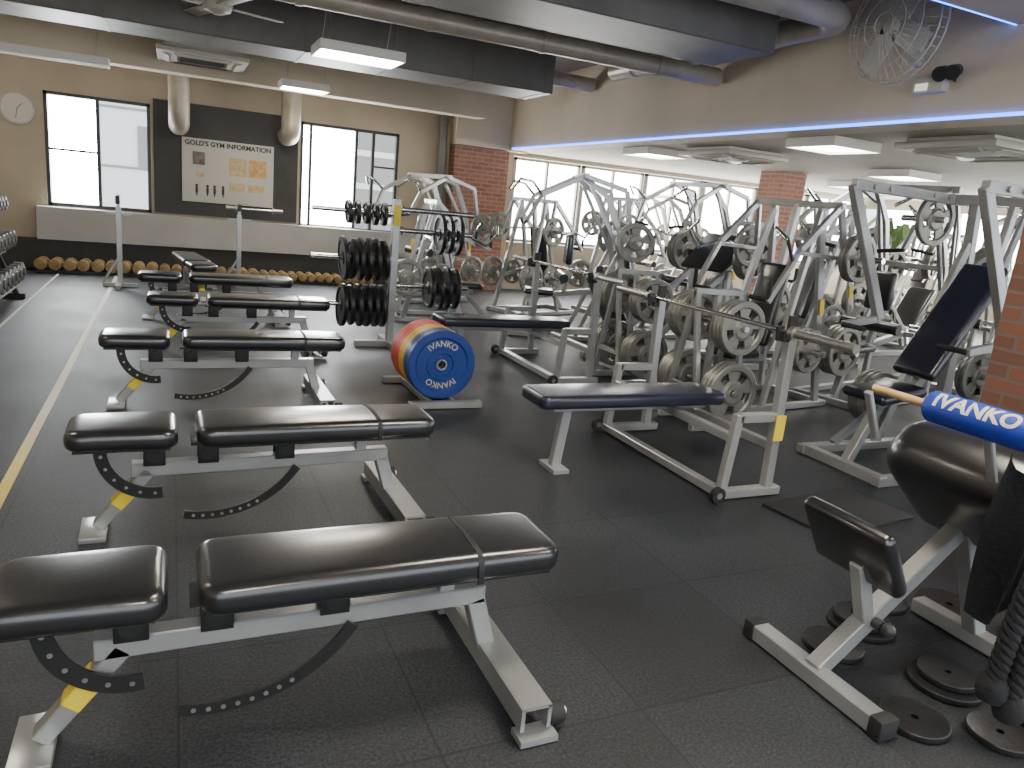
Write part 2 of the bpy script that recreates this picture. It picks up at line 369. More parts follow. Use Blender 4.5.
def pipe(pts,r,label,mat='pipe',joints=True):
    b=MB(); b.sweep(pts,r=r,seg=18)
    P=[Vector(p) for p in pts]
    for i in range(len(P)-1):
        d=(P[i+1]-P[i]); L=d.length
        if L>.5:
            k=0.25
            while k<L:
                q=P[i]+d*(k/L); b.cyl(q-d.normalized()*.025,q+d.normalized()*.025,r*1.1,seg=18)
                if abs(d.normalized().z)<.5: b.cyl(q,(q.x,q.y,ZC),.005,seg=6)
                k+=1.1
    return tag(b.obj('ceiling_pipe',mat),label,'pipe')
def bend(p,d0,d1,R,n=6):
    p=Vector(p);d0=Vector(d0);d1=Vector(d1);c=p+(-d0+d1)*R
    return [tuple(c-d1*R*math.cos(t*pi/2/n)+d0*R*math.sin(t*pi/2/n)) for t in range(n+1)]
pipe([(-2.6,4.72,3.16),(4.2,4.72,3.16)]+bend((4.82,4.72,3.16),(1,0,0),(0,1,0),.24)[1:]+[(4.82,5.3,3.16),(4.82,8.2,3.16)],.105,'thick round insulated pipe bending beside concrete beam','pipe')
pipe([(-2.6,6.75,3.0),(4.2,6.75,3.0),(5.2,6.75,3.0)],.09,'beige round pipe running across below the ceiling','pipe')
pipe([(-1.0,7.15,3.12),(3.9,7.15,3.12)],.055,'slim beige round pipe under the ceiling','pipe')
pipe([(-2.6,9.4,3.18),(5.2,9.4,3.18)],.09,'grey round pipe behind rectangular duct','pipe')
pipe([(-.95,5.0,3.12),(-.95,8.2,3.12)],.14,'round spiral duct running lengthwise','pipe')
pipe([(-1.45,4.9,3.2),(-1.45,8.1,3.2)],.10,'round grey duct running lengthwise','duct')
pipe([(-.62,5.5,3.26),(-.62,8.1,3.26)],.07,'slim pale pipe running lengthwise under ceiling','pipe')
pipe([(.10,12.0,3.4),(.10,12.0,2.42)]+bend((.10,12.0,2.17),(0,0,-1),(0,1,0),.16)+[(.10,YB-.02,2.17)],.14,'silver vertical exhaust pipe with elbow into wall')
pipe([(1.62,12.0,3.4),(1.62,12.0,2.45)]+bend((1.62,12.0,2.2),(0,0,-1),(0,1,0),.16)+[(1.62,YB-.02,2.2)],.14,'silver vertical exhaust pipe with elbow beside window')
pipe([(4.12,YB-.15,.3),(4.12,YB-.15,3.4)],.07,'dark vertical drain pipe beside brick pillar','duct')
# LED strips
b=MB(); b.box((XB-.010,4.3,ZL+.012),(.02,15.4,.022)); tag(b.obj('led_strip','ledblue'),'glowing blue light strip along bottom edge of beam','light strip')
b=MB(); b.box((4.3,3.666,3.03),(1.9,.012,.028)); tag(b.obj('led_strip','ledwhite'),'glowing blue light strip under ceiling beam','light strip')
# wall fan
root=thing('wall_fan','large cream caged wall fan mounted on concrete beam','fan',(XB,4.42,3.08))
b=MB(); b.box((-.02,0,-.1),(.04,.16,.3),bev=.01); b.beam((-.02,0,-.1),(-.2,0,-.02),.05); b.cyl((-.12,0,0),(-.26,0,0),.09,seg=24); b.obj('motor_housing','plastic',root)
b=MB(); 
for r,x in ((.40,-.30),(.40,-.22),(.30,-.36),(.18,-.39),(.08,-.40),(.30,-.18)): b.sweep([(x,r*math.cos(a*pi/18),r*math.sin(a*pi/18)) for a in range(36)],r=.007 if r==.4 else .0035,seg=6,closed=True)
for k in range(40):
    a=k*pi/20; c,s_=math.cos(a),math.sin(a)
    b.sweep([(-.40,.08*c,.08*s_),(-.39,.18*c,.18*s_),(-.36,.30*c,.30*s_),(-.30,.40*c,.40*s_),(-.22,.40*c,.40*s_),(-.18,.30*c,.30*s_),(-.15,.1*c,.1*s_)],r=.0025,seg=4)
b.obj('fan_cage','plastic',root)
for k in range(4):
    a=k*90+30; v=MB(); R=Euler((math.radians(a),0,0)).to_matrix(); 
    v.box(R@Vector((-.29,.2,0)),(.01,.30,.18),(a,0,0),.004); o=v.obj('fan_blade','plastic',root)
v=MB(); v.cyl((-.26,0,0),(-.33,0,0),.06,seg=20); v.obj('hub','plastic',root)
# emergency lamp on beam
root=thing('emergency_light','small cream emergency light with two dark heads','light',(XB-.02,4.2,2.68))
b=MB(); b.box((-.02,0,0),(.08,.26,.12),bev=.01); b.obj('housing','plastic',root)
b=MB(); b.box((-.065,.04,-.02),(.012,.1,.05)); b.obj('lens','lampdim',root)
for y in (-.1,-.2):
    b=MB(); b.cyl((-.03,y,.08),(-.10,y-.02,.05),.045,.055,seg=18); b.beam((-.03,y,.0),(-.03,y,.08),.02); b.obj('lamp_head','darkplastic',root)

# ---------------------------------------------------------------- plates & dumbbells
def plate_black_mesh():
    b=MB(); b.lathe([(.028,.018),(.06,.018),(.068,.008),(.17,.008),(.18,.02),(.213,.02),(.22,.014),(.22,-.014),(.213,-.02),(.18,-.02),(.17,-.008),(.068,-.008),(.06,-.018),(.028,-.018)],seg=40); return b.mesh('weight_plate','castiron')
def plate_flat_mesh():
    b=MB(); b.lathe([(.028,.015),(.205,.015),(.214,.018),(.22,.012),(.22,-.012),(.214,-.018),(.028,-.018)],seg=40); return b.mesh('weight_plate','castiron')
def plate_grip_mesh(mat='greyplate'):
    b=MB(); b.lathe([(.028,.02),(.075,.02),(.085,.012),(.10,.01),(.10,-.01),(.085,-.012),(.075,-.02),(.028,-.02)],seg=32)
    b.lathe([(.165,.01),(.175,.02),(.213,.02),(.22,.014),(.22,-.014),(.213,-.02),(.175,-.02),(.165,-.01)],seg=40)
    for k in range(5): b.annsec(.098,.168,k*2*pi/5,k*2*pi/5+.72,-.009,.009,seg=6)
    return b.mesh('weight_plate',mat)
def plate_bumper_mesh(mat):
    b=MB(); b.lathe([(.028,.025),(.05,.025),(.055,.02),(.075,.02),(.08,.03),(.10,.03),(.105,.022),(.17,.022),(.18,.033),(.222,.033),(.228,.028),(.228,-.028),(.222,-.033),(.18,-.033),(.17,-.022),(.105,-.022),(.10,-.03),(.08,-.03),(.075,-.02),(.055,-.02),(.05,-.025),(.028,-.025)],seg=48); b.mi=1
    b.lathe([(.026,.027),(.036,.027),(.036,-.027),(.026,-.027)],seg=24)
    return b.mesh('weight_plate',[mat,'steel'])
ME={'black':plate_black_mesh(),'flat':plate_flat_mesh(),'grip':plate_grip_mesh(),'blue':plate_bumper_mesh('blue'),'yellow':plate_bumper_mesh('yellow'),'red':plate_bumper_mesh('red')}
def plate(kind,loc,axis,sc=1.,ts=1.,label='grey grip weight plate on a machine horn',group='grey plates on machine horns'):
    o=bpy.data.objects.new('weight_plate',ME[kind]); COL.objects.link(o); o.location=loc
    o.rotation_euler=frame_from(axis).to_euler(); o.scale=(sc,sc,ts); 
    return tag(o,label,'weight plate',group)
def dumb_mesh(mat,r,L=.17):
    b=MB()
    for s in (-1,1):
        b.lathe([(.001,s*(L/2+.0)),(r*.45,s*(L/2)),(r*.5,s*(L/2-.012)),(r*.85,s*(L/2-.012)),(r,s*(L/2-.022)),(r,s*(L/2-.095)),(r*.85,s*(L/2-.105)),(.001,s*(L/2-.105))],(0,0,0),(0,1,0),20)
    b.mi=1; b.cyl((0,-L/2+.05,0),(0,L/2-.05,0),.015,seg=10)
    return b.mesh('dumbbell',[mat,'chrome'])
dm=[dumb_mesh('goldiron',r,.34) for r in (.056,.064,.072,.080)]
x=-1.64; i=0
while x<2.9:
    k=max(0,3-int(i/9)); r=(.056,.064,.072,.080)[k]
    o=bpy.data.objects.new('dumbbell',dm[k]); COL.objects.link(o); o.location=(x,12.0,r+.038); o.rotation_euler=(0,0,random.uniform(-.04,.04))
    tag(o,'gold-tan round-headed dumbbell on low floor rail by the wall','dumbbell','gold-tan dumbbells along the wall'); x+=r*2+.010; i+=1
b=MB(); b.box((.6,11.90,.022),(4.6,.05,.035)); b.box((.6,12.10,.022),(4.6,.05,.035))
for x in (-1.6,-.5,.6,1.7,2.8): b.box((x,12.0,.012),(.05,.3,.024))
tag(b.obj('dumbbell_rail','blackmetal'),'low black rail holding the floor dumbbells','rack')
# left dumbbell rack
root=thing('dumbbell_rack','three-tier dumbbell rack along the wall','rack',(-1.78,7.9,0))
for y in (-2.,-.2,1.65):
    b=MB(); b.beam((-.3,y,.03),(.3,y,.03),.06); b.beam((-.25,y,.05),(-.12,y,1.1),.06); b.beam((.22,y,.05),(-.12,y,1.0),.05)
    b.obj('rack_upright','blackmetal',root)
for z,xx in ((.16,.12),(.52,.02),(.9,-.08)):
    for q in (.1,-.1):
        b=MB(); b.box((xx+q,-.15,z+(.03 if q<0 else 0)),(.04,3.7,.05)); b.obj('shelf_rail','steel',root)
dl=[dumb_mesh('greyiron',r,.36) for r in (.07,.085,.10)]
for z,xx,k in ((.16,.14,2),(.52,.08,1),(.9,.02,0)):
    r=(.07,.085,.10)[k]; n=int(3.6/(2*r+.015))
    for j in range(n):
        o=bpy.data.objects.new('dumbbell',dl[k]); COL.objects.link(o); o.location=(-1.78+xx,7.9+1.6-j*(2*r+.015),z+r+.045); o.rotation_euler=(0,0,pi/2)
        tag(o,'grey round-headed dumbbell on tiered rack','dumbbell','grey dumbbells on the tiered rack')

# ---------------------------------------------------------------- adjustable bench
def soft_pad(x0,x1,w0,w1,z0,z1,corner=.06,edge=.034,crown=.012):
    t=bmesh.new(); bmesh.ops.create_cube(t,size=1)
    for v in t.verts:
        X=x0 if v.co.x<0 else x1; W=w0 if v.co.x<0 else w1
        v.co=Vector((X,W*(1 if v.co.y>0 else -1)/2,z0 if v.co.z<0 else z1))
    ve=[e for e in t.edges if abs(e.verts[0].co.z-e.verts[1].co.z)>.01]
    bmesh.ops.bevel(t,geom=ve,offset=corner,segments=6,affect='EDGES',profile=.5)
    te=[e for e in t.edges if abs(e.verts[0].co.z-e.verts[1].co.z)<.001]
    bmesh.ops.bevel(t,geom=te,offset=edge,segments=5,affect='EDGES',profile=.55)
    for k in range(1,8):
        co=Vector((x0+(x1-x0)*k/8,0,0)); bmesh.ops.bisect_plane(t,geom=t.verts[:]+t.edges[:]+t.faces[:],plane_co=co,plane_no=Vector((1,0,0)))
    for k in range(-2,3):
        bmesh.ops.bisect_plane(t,geom=t.verts[:]+t.edges[:]+t.faces[:],plane_co=Vector((0,w0*k/6,0)),plane_no=Vector((0,1,0)))
    xm=(x0+x1)/2; hx=abs(x1-x0)/2; hw=max(w0,w1)/2; zm=(z0+z1)/2
    for v in t.verts:
        if v.co.z>zm:
            u=min(1,abs(v.co.x-xm)/hx); w=min(1,abs(v.co.y)/hw); v.co.z+=crown*(1-w**2)*(1-u**4)
    return t
def adjustable_bench(label,loc,rot=0,band=True):
    root=thing('adjustable_bench',label,'bench',loc,rot,'adjustable benches in a row')
    def pad(name,x0,x1,w0,w1,z0,z1):
        b=MB(); b.add(soft_pad(x0,x1,w0,w1,z0,z1)); b.mi=1; b.box(((x0+x1)/2,0,z0-.004),(abs(x1-x0)-.06,min(w0,w1)-.06,.014)); return b.obj(name,['vinyl','blackmetal'],root)
    pad('seat_pad',-.43,-.02,.30,.33,.402,.482)
    bp=pad('back_pad',.05,1.10,.33,.31,.402,.486)
    if band:
        b=MB(); b.sweep([(.82,-.157,.402),(.82,-.162,.43),(.82,-.162,.455),(.82,-.148,.480),(.82,-.125,.4915),(.82,0,.4985),(.82,.125,.4915),(.82,.148,.480),(.82,.162,.455),(.82,.162,.43),(.82,.157,.402)],rect=(.018,.004),side=(1,0,0)); b.obj('strap','rubber',bp)
    b=MB()
    b.beam((-.20,0,.275),(.90,0,.285),.06,.06)
    b.beam((-.13,0,.27),(-.33,0,.03),.06,.05); b.box((-.345,0,.012),(.10,.22,.024),bev=.003)
    b.beam((.87,0,.27),(.935,0,.05),.06,.06)
    b.box((.90,0,.07),(.012,.74,.075)); b.box((.945,0,.104),(.09,.74,.01)); b.box((.985,0,.07),(.012,.74,.075))
    for s in (-1,1): b.box((.945,s*.365,.004+.01),(.12,.07,.02)); 
    b.beam((.77,0,.3),(.77,0,.40),.05,.05)
    b.obj('bench_frame','silver',root)
    b=MB(); b.beam((-.19,0,.198),(-.26,0,.117),.064,.054); b.obj('warning_sticker','yelsticker',root)
    for x in (-.11,.10,.42):
        b=MB()
        for s in (-1,1): b.box((x,s*.036,.345),(.085,.008,.10),bev=.003)
        b.cyl((x,-.055,.345),(x,.055,.345),.02,seg=14)
        b.cyl((x,-.05,.345),(x,-.042,.345),.032,seg=18)
        b.box((x,0,.392),(.14,.12,.012))
        b.obj('pivot_bracket','blackmetal',root)
    b=MB(); R=.20; C=(-.11,.38); angs=[pi+k*pi/22 for k in range(13)]
    b.sweep([(C[0]+R*math.cos(a),-.048,C[1]+R*math.sin(a)) for a in angs],rect=(.009,.05),side=(0,1,0)); b.mi=1
    for k in range(1,12,2):
        a=angs[k]; c=(C[0]+R*math.cos(a),-.054,C[1]+R*math.sin(a)); b.cyl(c,(c[0],-.042,c[2]),.007,seg=10)
    b.obj('seat_ladder_arc',['blackmetal','steel'],root)
    b=MB(); C=(.10,.50); R=.445
    angs=[math.radians(d) for d in range(-103,-29,5)]
    b.sweep([(C[0]+R*math.cos(a),-.04,C[1]+R*math.sin(a)) for a in angs],rect=(.010,.036),side=(0,1,0)); b.mi=1
    for a in angs[1:9]:
        c=(C[0]+R*math.cos(a),-.0465,C[1]+R*math.sin(a)); b.cyl(c,(c[0],-.034,c[2]),.007,seg=10)
    b.obj('back_ladder_arc',['blackmetal','steel'],root)
    for s in (-1,1):
        b=MB(); b.cyl((1.0,s*.33,.045),(1.045,s*.33,.045),.034,seg=20); b.mi=1; b.cyl((.99,s*.33,.045),(1.06,s*.33,.045),.012,seg=10); b.obj('wheel',['rubber','steel'],root)
    return root
B1=adjustable_bench('black adjustable bench with silver frame and yellow sticker',(0,1.98,0))
bl='black adjustable bench with silver frame standing in a row'
for (x,y,r) in [(.03,3.30,1),(.0,5.24,0),(.22,7.0,-1),(.1,8.5,0)]: copy_thing(B1,(x,y,0),r,bl)
copy_thing(B1,(.28,9.85,0),98,'black adjustable bench turned lengthwise near back wall')

# ---------------------------------------------------------------- squat stands
def stand(loc,label,bar=False):
    root=thing('squat_stand',label,'squat stand',loc)
    b=MB(); b.beam((-.02,-.3,.03),(-.02,.3,.03),.06); b.beam((-.2,0,.03),(.2,0,.03),.05); b.beam((0,0,.05),(0,0,1.0),.06); b.beam((0,0,1.0),(0,0,1.16),.04); b.beam((-.2,0,.05),(0,0,.4),.03); b.beam((-.16,0,.93),(.16,0,.93),.03); b.obj('stand_frame','silver',root)
    b=MB(); b.beam((0,-.02,1.08),(0,-.14,1.06),.05,.02); b.beam((0,-.14,1.06),(0,-.14,1.15),.05,.02); b.obj('bar_hook','blackmetal',root)
    return root
stand((-.62,10.75,0),'silver squat stand with hook beside the benches')
stand((.86,11.4,0),'silver squat stand carrying a short bar by dumbbell row')
root=thing('short_barbell','short steel bar resting on the squat stand hook','barbell',(1.06,11.31,1.095))
b=MB(); b.cyl((-.34,0,0),(.34,0,0),.016,seg=12); b.obj('bar_shaft','chrome',root)
for s in (-1,1):
    b=MB(); b.cyl((s*.26,0,0),(s*.38,0,0),.03,seg=14); b.cyl((s*.24,0,0),(s*.26,0,0),.045,seg=14); b.obj('sleeve','steel',root)

# ---------------------------------------------------------------- bench press
def barbell(loc,label,L=2.2,rot=0):
    root=thing('barbell',label,'barbell',loc,rot)
    b=MB(); b.cyl((0,-L/2+.40,0),(0,L/2-.40,0),.0145,seg=14); b.obj('bar_shaft','chrome',root)
    for s in (-1,1):
        b=MB(); b.cyl((0,s*(L/2-.42),0),(0,s*L/2,0),.025,seg=20); b.cyl((0,s*(L/2-.43),0),(0,s*(L/2-.40),0),.038,seg=20); b.obj('sleeve','steel',root)
    return root
def bench_press(loc,label,tagc=True):
    root=thing('bench_press',label,'bench press',loc,0,'bench press stations')
    b=MB(); b.add(soft_pad(-.94,.36,.32,.32,.41,.485,.05,.026,.008)); b.obj('bench_pad','vinylblue',root)
    b=MB()
    b.beam((-.80,0,.385),(.30,0,.385),.06,.05)
    b.beam((-.70,0,.38),(-.74,0,.02),.06,.05); b.box((-.74,0,.012),(.10,.2,.024))
    for s in (-1,1):
        b.beam((-.03,s*.62,.035),(.42,s*.62,.035),.06,.05)
        b.beam((0,s*.62,.05),(.04,s*.62,.50),.05,.05); b.beam((.33,s*.62,.05),(.31,s*.62,.98),.055,.055); b.beam((.04,s*.62,.48),(.31,s*.62,.48),.05,.05)
    b.beam((0,-.62,.04),(0,.62,.04),.06,.05); b.beam((.03,-.62,.36),(.03,.62,.36),.05,.05); b.beam((.33,-.62,.30),(.33,.62,.30),.05,.05)
    b.obj('press_frame','silver',root)
    for s in (-1,1):
        b=MB(); b.beam((.31,s*.62,.93),(.24,s*.62,.93),.05,.03); b.beam((.235,s*.62,.92),(.225,s*.62,1.0),.05,.02); b.beam((.31,s*.62,.92),(.31,s*.62,1.06),.06,.03); b.obj('bar_hook','blackmetal',root)
        b=MB(); b.cyl((-.05,s*.66-.015,.045),(-.05,s*.66+.015,.045),.045,seg=20); b.mi=1; b.cyl((-.05,s*.66-.02,.045),(-.05,s*.66+.02,.045),.018,seg=12); b.obj('wheel',['rubber','steel'],root)
    if tagc:
        b=MB(); b.box((.32,-.655,.42),(.07,.006,.15)); b.obj('instruction_tag','yelsticker',root)
    return root
bench_press((2.80,3.67,0),'silver bench press station with navy pad and yellow tag')
bench_press((3.08,6.25,0),'silver bench press station with dark pad behind coloured plates',False)
barbell((3.055,3.66,.975),'steel barbell resting on bench press hooks')
barbell((3.335,6.22,.975),'steel barbell resting on bench press hooks')

# ---------------------------------------------------------------- bumper plates on stand
root=thing('bumper_stand','low silver stand under coloured bumper plates','plate stand',(1.8,5.35,0))
b=MB(); b.beam((-.26,-.38,.03),(.30,-.38,.03),.06,.05); b.beam((-.26,.38,.03),(.26,.38,.03),.06,.05); b.beam((-.09,-.38,.03),(-.09,.38,.03),.04,.05); b.beam((.09,-.38,.03),(.09,.38,.03),.04,.05); b.obj('base_frame','silver',root)
y=5.08
for k,c in enumerate(['blue','blue','yellow','yellow','red','red','red']):
    o=plate(c,(1.8,y,.31),(0,-1,0),1.14,1.,'%s rubber bumper plate standing on low stand'%c,'coloured bumper plates on the stand')
    if k==0:
        for ang,txt in ((pi/2,'IVANKO'),(-pi/2,'IVANKO')):
            t_=text_mesh(txt,.056,(lambda A:(lambda x,y,z:((.138+y)*math.cos(A-x/.138),(.138+y)*math.sin(A-x/.138),.0235+z)))(ang),'inkgold','lettering')
            t_.parent=o
    y+=.069
# ---------------------------------------------------------------- plate tree
PX,PY=1.98,7.2
root=thing('plate_tree','upright silver plate tree holding black plates','plate tree',(PX,PY,0))
b=MB(); b.beam((-.35,0,.03),(.35,0,.03),.07,.06); b.beam((0,-.35,.03),(0,.35,.03),.07,.06); b.beam((0,0,.05),(0,0,1.45),.07,.07)
b.obj('post_frame','silver',root)
H_=((-1,.42),(-1,.87),(-1,1.31),(1,.62),(1,1.16))
for s,z in H_+((1,1.36),):
    b=MB(); b.cyl((s*.03,0,z),(s*.80,0,z),.024,seg=14); b.cyl((s*.05,0,z),(s*.07,0,z),.04,seg=14); b.obj('plate_horn','chrome',root)
b=MB(); b.box((0,-.04,1.3),(.07,.006,.2)); b.obj('warning_sticker','yelsticker',root)
for (s,z),n,sc,off,st in zip(H_,(6,6,5,4,3),(.95,.95,.50,1.0,.92),(.10,.10,.12,.38,.46),(.078,.078,.085,.09,.09)):
    for k in range(n): plate('black',(PX+s*(off+k*st),PY,z-.012),(1,random.uniform(-.07,.05),random.uniform(-.03,.09)),sc*random.choice((1,1,.94)),1.0,'black iron weight plate hanging on the plate tree','black plates on the plate tree')

# ---------------------------------------------------------------- machines
def padbox(b,c,sz,rot=None): b.box(c,sz,rot,bev=min(sz)*.42,seg=4)
def horn_plates(root,pos,n,sc=1.,kind='grip'):
    Mx=Matrix.Translation(root.location)@root.rotation_euler.to_matrix().to_4x4()
    p,a=pos; a=Vector(a).normalized()
    for k in range(n):
        w=Mx@(Vector(p)+a*(.05+k*.045)); ax=Mx.to_3x3()@a
        plate(kind,w,ax,sc,1.)
def horn(a,b_,par):
    b=MB(); b.cyl(a,b_,.024,seg=14); b.obj('plate_horn','chrome',par)
def sticker(c,sz,rot,par):
    b=MB(); b.box(c,sz,rot); b.obj('warning_sticker','yelsticker',par)
def press_machine(loc,rot,label,h=1.7,n=(1,1),store=2,s_=1.):
    root=thing('chest_press_machine',label,'weight machine',loc,rot)
    b=MB()
    for s in (-1,1):
        b.beam((-.55,s*.30,.03),(.75,s*.30,.03),.06,.05)
        b.beam((.62,s*.30,.05),(.30,s*.24,h),.045,.06)
        b.beam((-.1,s*.30,.05),(.30,s*.24,h-.05),.045,.055)
        b.beam((.55,s*.3,.5),(.05,s*.27,.62),.04,.045)
    b.beam((-.5,-.33,.03),(-.5,.33,.03),.06); b.beam((.7,-.33,.03),(.7,.33,.03),.06); b.beam((.30,-.45,h),(.30,.45,h),.055); b.beam((-.5,0,.05),(-.15,0,.42),.055); b.beam((-.3,0,.40),(.18,0,.40),.05,.06); b.beam((.1,0,.4),(.3,0,h),.055)
    b.obj('machine_frame','silver',root)
    b=MB(); padbox(b,(-.22,0,.46),(.36,.32,.07)); b.obj('seat_pad','vinyl',root)
    b=MB(); padbox(b,(.09,0,.88),(.08,.30,.72),(0,12,0)); b.obj('back_pad','vinyl',root)
    sticker((.46,-.305,.9),(.05,.012,.14),(0,-10,0),root)
    for s in (-1,1):
        b=MB(); b.beam((.30,s*.42,h),(-.12,s*.42,h-.38),.04,.055); b.beam((-.12,s*.42,h-.38),(-.38,s*.40,.95),.038,.045); b.beam((.30,s*.42,h),(.42,s*.46,h-.45),.04,.05); b.beam((.42,s*.45,h-.42),(-.10,s*.43,h-.40),.03,.035)
        a=b.obj('lever_arm','silver',root)
        b=MB(); b.sweep([(-.12,s*.42,h-.38),(-.30,s*.5,h-.45),(-.42,s*.52,h-.30),(-.44,s*.40,h-.22)],r=.016,seg=10); b.obj('grip_tube','chrome',a)
        b=MB(); b.cyl((-.38,s*.40,.97),(-.38,s*.22,.97),.018,seg=12); b.cyl((-.38,s*.40,.97),(-.38,s*.40,1.12),.018,seg=12); b.obj('handle','rubber',a)
        horn((.42,s*.46,h-.40),(.42,s*.80,h-.40),a); horn((.62,s*.28,.55),(.62,s*.62,.55),root); horn((.2,s*.28,.55),(.2,s*.60,.55),root)
    for s,k in ((-1,n[0]),(1,n[1])):
        horn_plates(root,((.42,s*.50,h-.40),(0,s,0)),k,.9)
        horn_plates(root,((.62,s*.35,.55),(0,s,0)),store,1.)
        horn_plates(root,((.2,s*.35,.55),(0,s,0)),max(1,store-1),.85)
    return root
def pulldown_machine(loc,rot,label,h=1.95,n=2,store=2):
    root=thing('row_machine',label,'weight machine',loc,rot)
    b=MB()
    for s in (-1,1):
        b.beam((-.7,s*.32,.03),(.7,s*.32,.03),.06,.05)
        b.sweep([(.62,s*.32,.05),(.60,s*.31,.7),(.50,s*.29,1.3),(.30,s*.27,1.7),(.0,s*.26,h)],rect=(.045,.06),side=(0,1,0))
        b.beam((.1,s*.32,.05),(.52,s*.30,1.1),.04,.05); b.beam((.56,s*.30,1.0),(.1,s*.27,h-.1),.035,.04)
    b.beam((0,-.5,h),(0,.5,h),.055,.06); b.beam((.5,-.29,1.3),(.5,.29,1.3),.05); b.beam((.65,-.33,.03),(.65,.33,.03),.06); b.beam((-.65,-.33,.03),(-.65,.33,.03),.06); b.beam((-.65,0,.03),(-.45,0,.03),.06); b.beam((-.5,0,.03),(-.35,0,.5),.06); b.beam((-.5,0,.44),(.56,0,.62),.05,.06); b.beam((.58,-.3,.62),(.58,.3,.62),.05); b.beam((-.05,0,.5),(.02,0,1.05),.05)
    b.obj('machine_frame','silver',root)
    b=MB(); padbox(b,(-.36,0,.52),(.36,.32,.07)); b.obj('seat_pad','vinyl',root)
    b=MB(); padbox(b,(-.04,0,1.05),(.08,.26,.36)); b.obj('chest_pad','vinyl',root)
    b=MB(); b.cyl((-.1,-.28,.72),(-.1,.28,.72),.055,seg=18); b.obj('thigh_roller','vinyl',root)
    sticker((.585,-.342,.85),(.05,.012,.14),(0,-4,0),root)
    for s in (-1,1):
        b=MB(); b.beam((.0,s*.42,h),(-.48,s*.45,h-.25),.04,.055); b.beam((-.48,s*.45,h-.25),(-.62,s*.42,h-.55),.035,.045); b.beam((0,s*.42,h),(.48,s*.46,h-.12),.04,.055); b.beam((.48,s*.46,h-.12),(.62,s*.46,h-.7),.04,.05)
        a=b.obj('lever_arm','silver',root)
        b=MB(); b.cyl((-.62,s*.42,h-.55),(-.62,s*.20,h-.58),.018,seg=12); b.obj('handle','rubber',a)
        b=MB(); b.sweep([(-.48,s*.45,h-.25),(-.60,s*.52,h-.12),(-.74,s*.50,h-.10),(-.80,s*.36,h-.2)],r=.016,seg=10); b.obj('grip_tube','chrome',a)
        horn((.62,s*.44,h-.68),(.62,s*.80,h-.68),a); horn((.6,s*.30,.5),(.6,s*.65,.5),root)
        horn_plates(root,((.62,s*.5,h-.68),(0,s,0)),n,1.)
        horn_plates(root,((.6,s*.36,.5),(0,s,0)),store,.95)
    return root
def legpress_machine(loc,rot,label,n=3):
    root=thing('leg_press_machine',label,'weight machine',loc,rot)
    b=MB()
    for s in (-1,1):
        b.beam((-1.0,s*.35,.03),(1.0,s*.35,.03),.08,.06); b.beam((-.55,s*.25,.30),(.85,s*.25,1.55),.045,.06); b.beam((.9,s*.35,.05),(.82,s*.27,1.55),.06,.06); b.beam((.3,s*.35,.05),(.3,s*.27,1.05),.05,.05); b.beam((-.55,s*.35,.05),(-.55,s*.26,.35),.05)
    b.beam((.85,-.3,1.55),(.85,.3,1.55),.06); b.beam((.95,-.35,.03),(.95,.35,.03),.07); b.beam((-.95,-.35,.03),(-.95,.35,.03),.07); b.beam((-.95,0,.05),(-.8,0,.33),.06)
    b.obj('machine_frame','silver',root)
    b=MB(); padbox(b,(-.75,0,.33),(.42,.42,.08),(0,-10,0)); b.obj('seat_pad','vinyl',root)
    b=MB(); padbox(b,(-.98,0,.62),(.08,.40,.66),(0,-32,0)); b.obj('back_pad','vinyl',root)
    b=MB(); b.box((.32,0,1.22),(.04,.62,.5),(0,42,0),.01); b.beam((.35,-.42,1.18),(.35,.42,1.18),.07); b.beam((.5,-.3,1.34),(.5,.3,1.34),.05); b.beam((.35,0,1.18),(.5,0,1.34),.05)
    a=b.obj('sled','blackmetal',root)
    for s in (-1,1):
        horn((.36,s*.36,1.2),(.36,s*.82,1.2),a); horn((.86,s*.25,.75),(.86,s*.62,.75),root); horn((.3,s*.25,.5),(.3,s*.62,.5),root)
        horn_plates(root,((.36,s*.42,1.2),(0,s,0)),n,1.); horn_plates(root,((.86,s*.36,.75),(0,s,0)),2,1.); horn_plates(root,((.3,s*.36,.5),(0,s,0)),3,1.)
    return root
